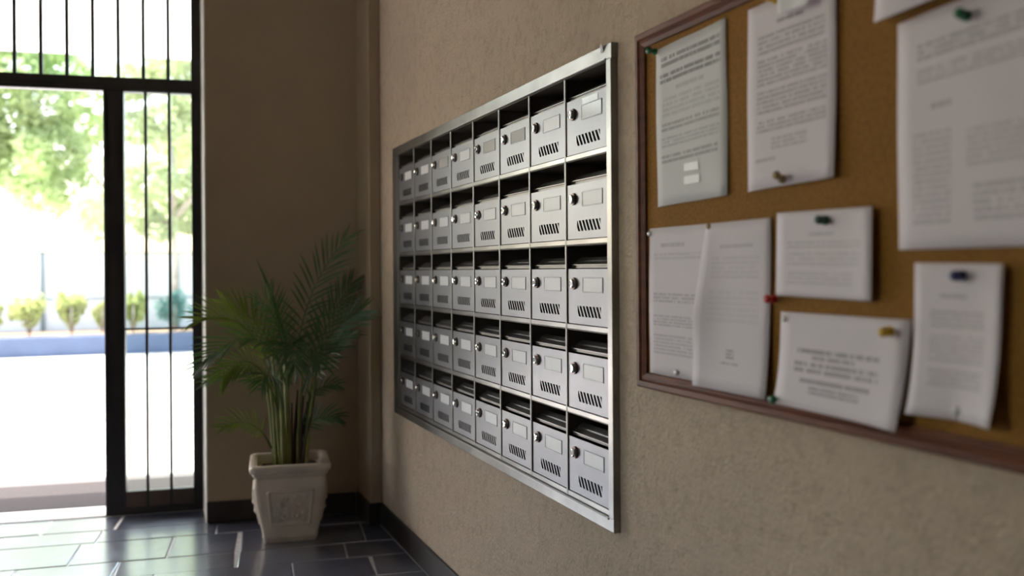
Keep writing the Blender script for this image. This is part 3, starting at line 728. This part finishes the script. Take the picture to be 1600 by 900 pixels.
for q in range(4):
    a = math.radians(90 * q)
    bm = bmesh.new(); N = 34; g = []
    for j in range(N + 1):
        row = []
        for i in range(N + 1):
            u, v = -1 + 2 * i / N, -1 + 2 * j / N
            z = 0.17 + v * 0.088
            hs = np.interp(z, [0.07, 0.14, 0.22, 0.27], [0.124, 0.137, 0.149, 0.154])
            edge = 0.001 if max(abs(u), abs(v)) < 0.995 else -0.002
            out = hs + edge + relief_h(u, v) * 2.3
            row.append(bm.verts.new((u * 0.103 * (0.92 + 0.08 * v), -out, z)))
        g.append(row)
    for j in range(N):
        for i in range(N): bm.faces.new((g[j][i], g[j][i + 1], g[j + 1][i + 1], g[j + 1][i]))
    bmesh.ops.rotate(bm, cent=(0, 0, 0), matrix=Matrix.Rotation(a, 3, 'Z'), verts=bm.verts[:])
    link('relief_panel', finish(bm, 'relief_panel', True), pot, M['pot'])

# image-space helper used only to read positions off the photograph on a given depth plane
def at(u, v, Y):
    x_, y_ = (u - 800) / FPX, -(v - CY) / FPX
    x = _c * x_ + _s * y_; y = -_s * x_ + _c * y_
    d = _r * x + _f + _z * y
    return Vector((-CD, 0, CH)) + d * (Y / d.y)

pr = random.Random(11)
def bez(p0, p1, p2, t): return p0 * (1 - t) ** 2 + p1 * 2 * t * (1 - t) + p2 * t * t
def frond(P, leaf_len, n=20, start=0.25, m='palm', droop=0.25, spread=0.9, up=Vector((0, 0, 1)), wid=0.0100):
    """P: three points of the midrib; leaflets on both sides, joined into one leaf mesh"""
    p0, p1, p2 = P
    bm = bmesh.new(); K = 14
    add_tube(bm, [bez(p0, p1, p2, k / K) for k in range(K + 1)], [0.0048 * (1 - 0.8 * k / K) for k in range(K + 1)], 5)
    for side in (-1, 1):
        for i in range(n):
            t = start + (0.985 - start) * (i + 0.5 + pr.uniform(-0.15, 0.15) + 0.25 * side) / n
            o = bez(p0, p1, p2, t); d = (bez(p0, p1, p2, min(1, t + 0.02)) - bez(p0, p1, p2, t - 0.02)).normalized()
            sd = d.cross(up)
            if sd.length < 0.05: sd = d.cross(Vector((0, 1, 0)))
            sd.normalize(); nrm = sd.cross(d).normalized()
            f = (t - start) / (1 - start)
            ln = leaf_len * (0.45 + 0.75 * math.sin(min(1, f * 0.85 + 0.12) * math.pi) ** 0.8) * pr.uniform(0.88, 1.1)
            ang = spread * (1.0 - 0.62 * f) * pr.uniform(0.9, 1.1)
            dirv = (d * math.cos(ang) + sd * side * math.sin(ang) + nrm * pr.uniform(0.12, 0.34)).normalized()
            wv = dirv.cross(nrm).normalized()
            pts = []
            for s, w in ((0, 0.25), (0.22, 0.9), (0.5, 1.0), (0.78, 0.62), (1, 0.04)):
                c = o + dirv * ln * s + Vector((0, 0, -1)) * droop * ln * s * s
                pts.append((c, w * wid * 0.5))
            A = [bm.verts.new(c + wv * w) for c, w in pts]; B = [bm.verts.new(c - wv * w) for c, w in pts]
            Cn = [bm.verts.new(c - nrm * w * 0.45) for c, w in pts]
            for k in range(4):
                for X, Yv in ((A, Cn), (Cn, B)):
                    fc = bm.faces.new((X[k], Yv[k], Yv[k + 1], X[k + 1])); fc.smooth = True
    for v in bm.verts: v.co -= Vector((PX, PY, 0))
    me = bpy.data.meshes.new('frond'); bm.to_mesh(me); bm.free()
    link('frond', me, pp, M[m])

FR = [  # midrib start, middle, tip as read off the photograph (u, v, depth)
    ((462, 600, 4.23), (462, 455, 4.26), (546, 368, 4.30), 0.145, 'palm', 22),
    ((472, 640, 4.20), (492, 515, 4.14), (566, 486, 4.10), 0.150, 'palm', 22),
    ((470, 620, 4.28), (505, 500, 4.34), (552, 440, 4.38), 0.140, 'palm', 20),
    ((446, 600, 4.20), (415, 470, 4.10), (306, 575, 4.02), 0.150, 'palm', 24),
    ((440, 620, 4.26), (395, 470, 4.30), (312, 500, 4.32), 0.150, 'palm_light', 22),
    ((450, 610, 4.22), (440, 470, 4.12), (398, 470, 3.98), 0.140, 'palm', 20),
    ((455, 600, 4.18), (450, 490, 4.02), (462, 575, 3.88), 0.140, 'palm', 22),
    ((462, 600, 4.20), (475, 500, 4.08), (500, 570, 3.96), 0.130, 'palm', 20),
    ((436, 640, 4.24), (395, 560, 4.22), (322, 596, 4.20), 0.110, 'palm', 16),
    ((434, 640, 4.18), (400, 520, 4.06), (345, 590, 3.98), 0.140, 'palm_light', 20),
    ((424, 700, 4.18), (398, 640, 4.10), (346, 668, 4.04), 0.085, 'palm_light', 14),
    ((474, 690, 4.20), (482, 640, 4.16), (530, 652, 4.12), 0.085, 'palm', 13),
    ((478, 640, 4.22), (492, 595, 4.20), (528, 602, 4.16), 0.070, 'palm', 10),
    ((448, 600, 4.30), (420, 500, 4.40), (352, 470, 4.44), 0.130, 'palm_light', 18),
    ((452, 590, 4.24), (436, 500, 4.22), (420, 450, 4.16), 0.120, 'palm', 16),
    ((470, 610, 4.16), (500, 560, 4.06), (548, 520, 4.02), 0.110, 'palm', 16),
    ((442, 640, 4.16), (430, 560, 4.04), (408, 600, 3.94), 0.120, 'palm', 18),
]
for s, mid, tip, ll, mm, n in FR:
    frond((at(*s), at(*mid), at(*tip)), ll * 1.08, int(n * 0.8), 0.22, mm, droop=pr.uniform(0.10, 0.3), up=Vector((pr.uniform(-0.3, 0.3), -0.8, pr.uniform(0.4, 1.3))))
# unopened spear leaf
bm = bmesh.new()
a, b, c = at(452, 560, 4.2), at(436, 480, 4.2), at(400, 404, 4.2)
add_tube(bm, [bez(a, b, c, k / 10) - Vector((PX, PY, 0)) for k in range(11)], [0.006, 0.007, 0.008, 0.0085, 0.009, 0.009, 0.0085, 0.0075, 0.006, 0.004, 0.0008], 6)
link('spear_leaf', finish(bm, 'spear_leaf', True), pp, M['palm'])
# canes
for i in range(24):
    x0 = PX + pr.uniform(-0.075, 0.075); y0_ = PY + pr.uniform(-0.06, 0.06)
    ix = (x0 - PX) / 0.075
    tipx = PX + ix * 0.13 + pr.uniform(-0.02, 0.02); h = pr.uniform(0.70, 0.86)
    brown = (ix > 0.0 and pr.random() < 0.75)
    p0 = Vector((x0 - PX, y0_ - PY, 0.285)); p2 = Vector((tipx - PX, (y0_ - PY) * 1.3, h))
    if brown: p2.z = pr.uniform(0.5, 0.66)
    p1 = (p0 + p2) / 2 + Vector((-ix * 0.012, 0, 0))
    tube_obj('cane', M['cane_brown'] if brown else M['cane'], pp, [bez(p0, p1, p2, k / 6) for k in range(7)], [0.0125 if brown else 0.008, 0.011 if brown else 0.0078, 0.009, 0.0075, 0.0065, 0.0055, 0.004], 7)

# ------------------------------------------------------------------ outside
g = box('ground', M['ground'], None, -60, 60, 5.12, 90, -0.3, -0.01)
tag(g, 'pale sunlit pavement and road outside the door', kind='structure')
g2 = box('ground', M['ground'], None, -60, LX - 0.2, -60, 5.12, -0.3, -0.01); tag(g2, 'pale sunlit pavement beside the building', kind='structure')
dmt = empty('door_mat', L(-0.95, 0.2, 0.0), ANG); tag(dmt, 'wide grey-brown coir mat lying outside the threshold', 'door mat')
box('mat_pile', M['mat_coir'], dmt, -1.1, 0.93, 0.005, 0.60, -0.012, 0.006, bev=0.003)
box('mat_border', M['mat_edge'], dmt, -1.1, 0.93, 0.60, 0.72, -0.012, 0.004, bev=0.003)

cn = empty('canopy', L(-0.6, 0.25, 2.95), ANG); tag(cn, 'white canvas canopy sloping out over the entrance', 'canopy')
bm = bmesh.new(); n = 10
A = [bm.verts.new((-3 + 5.6 * k / n, 0.0, 0.0)) for k in range(n + 1)]; B = [bm.verts.new((-3 + 5.6 * k / n, 0.98, -0.455)) for k in range(n + 1)]
for k in range(n): bm.faces.new((A[k], A[k + 1], B[k + 1], B[k]))
bmesh.ops.solidify(bm, geom=bm.faces[:], thickness=0.004)
link('canvas_sheet', finish(bm, 'canvas_sheet'), cn, M['canvas'])
for xx in (-2.9, 2.5): box('bracket', M['fence_metal'], cn, xx, xx + 0.04, -0.15, 0.03, -0.05, 0.0)

pl = empty('planter', (0, 14.62, 0)); tag(pl, 'long low blue-grey planter bed across the street', 'planter')
box('planter_wall', M['planter'], pl, -14, 12, 0.0, 0.18, -0.01, 0.275, bev=0.01)
box('planter_soil', M['earth'], pl, -14, 12, 0.18, 1.68, -0.01, 0.262)
fe = empty('fence', (0, 16.4, 0)); tag(fe, 'white panel fence with grey posts behind the planting bed', 'fence')
for k in range(-7, 7):
    xa = -2.47 + k * 2.0
    box('panel', M['fence_panel'], fe, xa + 0.03, xa + 1.97, -0.01, 0.01, 0.02, 1.47)
    box('post', M['fence_metal'], fe, xa - 0.03, xa + 0.03, -0.04, 0.02, -0.01, 1.52)
    box('top_rail', M['fence_metal'], fe, xa + 0.03, xa + 1.97, -0.025, 0.02, 1.475, 1.505)
    box('mid_rail', M['fence_metal'], fe, xa + 0.03, xa + 1.97, -0.022, -0.01, 0.75, 0.775)

def leaves_mesh(name, clumps, n, size, seed):
    """clumps: (x, y, z, rx, ry, rz); n leaves of two triangles each"""
    rg = np.random.default_rng(seed); cl = np.array(clumps)
    wts = cl[:, 3] * cl[:, 4] * cl[:, 5]; idx = rg.choice(len(cl), n, p=wts / wts.sum())
    d = rg.normal(size=(n, 3)); d /= np.linalg.norm(d, axis=1)[:, None]
    rad = rg.uniform(0.35, 1, n) ** 0.5
    c = cl[idx, :3] + d * cl[idx, 3:] * rad[:, None]
    a = rg.normal(size=(n, 3)); a[:, 2] *= 0.5; a /= np.linalg.norm(a, axis=1)[:, None]
    b = rg.normal(size=(n, 3)); b -= (b * a).sum(1)[:, None] * a; b /= np.linalg.norm(b, axis=1)[:, None]
    s = size * rg.uniform(0.6, 1.3, n)[:, None]
    V = np.empty((n, 4, 3)); V[:, 0] = c - a * s; V[:, 1] = c + b * s * 0.42; V[:, 2] = c + a * s; V[:, 3] = c - b * s * 0.42
    me = bpy.data.meshes.new(name)
    me.vertices.add(n * 4); me.vertices.foreach_set('co', V.reshape(-1))
    me.loops.add(n * 4); me.loops.foreach_set('vertex_index', np.arange(n * 4))
    me.polygons.add(n); me.polygons.foreach_set('loop_start', np.arange(n) * 4); me.polygons.foreach_set('loop_total', np.full(n, 4))
    me.update(calc_edges=True); me.validate(); return me

def tree(loc, label, trunk, branches, clumps, n, size, m, seed):
    t = empty('tree', loc); tag(t, label, 'tree', 'trees across the street')
    tube_obj('trunk', M['bark'], t, trunk[0], trunk[1], 9)
    for br in branches: tube_obj('branch', M['bark'], t, br, [0.06, 0.045, 0.02], 6)
    f = link('foliage', leaves_mesh('foliage', clumps, n, size, seed), t, M[m]); f['kind'] = 'stuff'

def clumps_from(px, Y, loc):
    out = []
    for u, v, r in px:
        yy = Y + random.uniform(-0.8, 0.8); p = at(u, v, yy) - Vector(loc); k = r / FPX * (yy * 0.93 + 0.4)
        out.append((p.x, p.y, p.z, k, k * 0.9, k * 0.8))
    return out
la = (at(178, 400, 19.0).x, 19.0, 0)
tree(la, 'broad leafy green tree seen through the open doorway', ([(0, 0, -0.01), (0.05, 0, 1.6), (-0.05, 0, 2.8)], [0.2, 0.16, 0.12]),
     [[(0, 0, 2.4), (0.5, -0.1, 3.0), (1.0, 0, 3.6)], [(0, 0, 2.6), (-0.7, 0, 3.4), (-1.3, 0, 4.0)], [(0, 0, 2.7), (0.1, 0.2, 3.8), (0.3, 0, 4.8)]],
     clumps_from([(20, 190, 46), (70, 170, 50), (30, 255, 55), (85, 240, 55), (130, 200, 45), (60, 300, 42), (110, 300, 44), (-40, 220, 60), (20, 110, 50), (100, 120, 46), (150, 140, 30), (-60, 120, 60), (140, 335, 30), (115, 335, 30), (150, 360, 24), (60, 60, 50), (0, 40, 60), (-90, 60, 70)], 19.0, la), 19000, 0.085, 'leaf_a', 1)
lb = (-0.55, 15.6, 0)
tree(lb, 'slender pale green tree growing from the bed behind the side light bars', ([(0, 0, 0.27), (0.04, 0, 1.4), (-0.03, 0, 2.4)], [0.045, 0.04, 0.03]),
     [[(0, 0, 1.8), (-0.4, 0, 2.3), (-0.8, 0, 2.7)], [(0, 0, 2.0), (0.4, 0, 2.5), (0.8, 0, 3.0)], [(0, 0, 2.2), (0.0, 0.1, 3.0), (-0.1, 0, 3.7)]],
     clumps_from([(215, 200, 36), (255, 190, 40), (290, 230, 38), (230, 280, 44), (275, 300, 42), (210, 330, 34), (150, 320, 34), (120, 350, 26), (245, 355, 32), (300, 340, 36), (330, 280, 40), (200, 130, 40), (270, 110, 44), (310, 160, 40), (180, 260, 30), (240, 60, 44)], 15.8, lb), 12000, 0.06, 'leaf_b', 2)
lc = (2.2, 21.0, 0)
tree(lc, 'distant round tree beyond the fence, mostly hidden by the lobby wall', ([(0, 0, -0.01), (0, 0, 1.5), (0, 0, 2.6)], [0.2, 0.15, 0.1]),
     [[(0, 0, 2.0), (0.6, 0, 2.8), (1.0, 0, 3.4)], [(0, 0, 2.2), (-0.6, 0, 3.0), (-1.0, 0, 3.6)]],
     clumps_from([(290, 250, 60), (330, 200, 70), (360, 270, 60), (300, 120, 60), (400, 180, 80), (280, 340, 40)], 21.0, lc), 6000, 0.10, 'leaf_a', 3)

def shrub(u, v0, v1, wpx, Y, m, label, seed):
    base = at(u, v1, Y); base.z = 0.28
    k = (Y * 0.93 + 0.4) / FPX; h = at(u, v0, Y).z - 0.265; w = wpx * k / 2
    t = empty('shrub', base); tag(t, label, 'shrub', 'shrubs in the bed across the street')
    for q in range(4): tube_obj('stem', M['bark'], t, [(0, 0, 0), (w * 0.3 * math.cos(q * 1.6), 0.1 * math.sin(q * 1.6), h * 0.4), (w * 0.6 * math.cos(q * 1.6), 0.2 * math.sin(q * 1.6), h * 0.75)], [0.015, 0.012, 0.006], 5)
    sr = random.Random(seed); cl = [(0, 0, h * 0.55, w * 0.55, w * 0.5, h * 0.4)]
    for q in range(9):
        k2 = sr.uniform(0.22, 0.42); cl.append((sr.uniform(-0.85, 0.85) * w, sr.uniform(-0.5, 0.5) * w, h * sr.uniform(0.45, 0.9), w * k2, w * k2, h * k2 * 0.75))
    f = link('foliage', leaves_mesh('foliage', cl, 900, 0.045, seed), t, M[m]); f['kind'] = 'stuff'
shrub(46, 462, 520, 56, 15.2, 'leaf_shrub', 'rounded yellow-green shrub below the fence post', 21)
shrub(112, 465, 520, 40, 15.2, 'leaf_shrub', 'yellow-green shrub beside the black door post, seen through the doorway', 22)
shrub(160, 472, 520, 34, 15.3, 'leaf_shrub', 'yellow-green shrub partly hidden by the black door post', 23)
shrub(208, 464, 520, 34, 15.2, 'leaf_shrub', 'yellow-green shrub seen through the side light next to the door post', 24)
shrub(272, 462, 520, 56, 15.2, 'leaf_teal', 'blue-green shrub seen through the barred side light', 25)
shrub(-15, 480, 520, 44, 15.3, 'leaf_shrub', 'yellow-green shrub at the left edge of the view', 26)
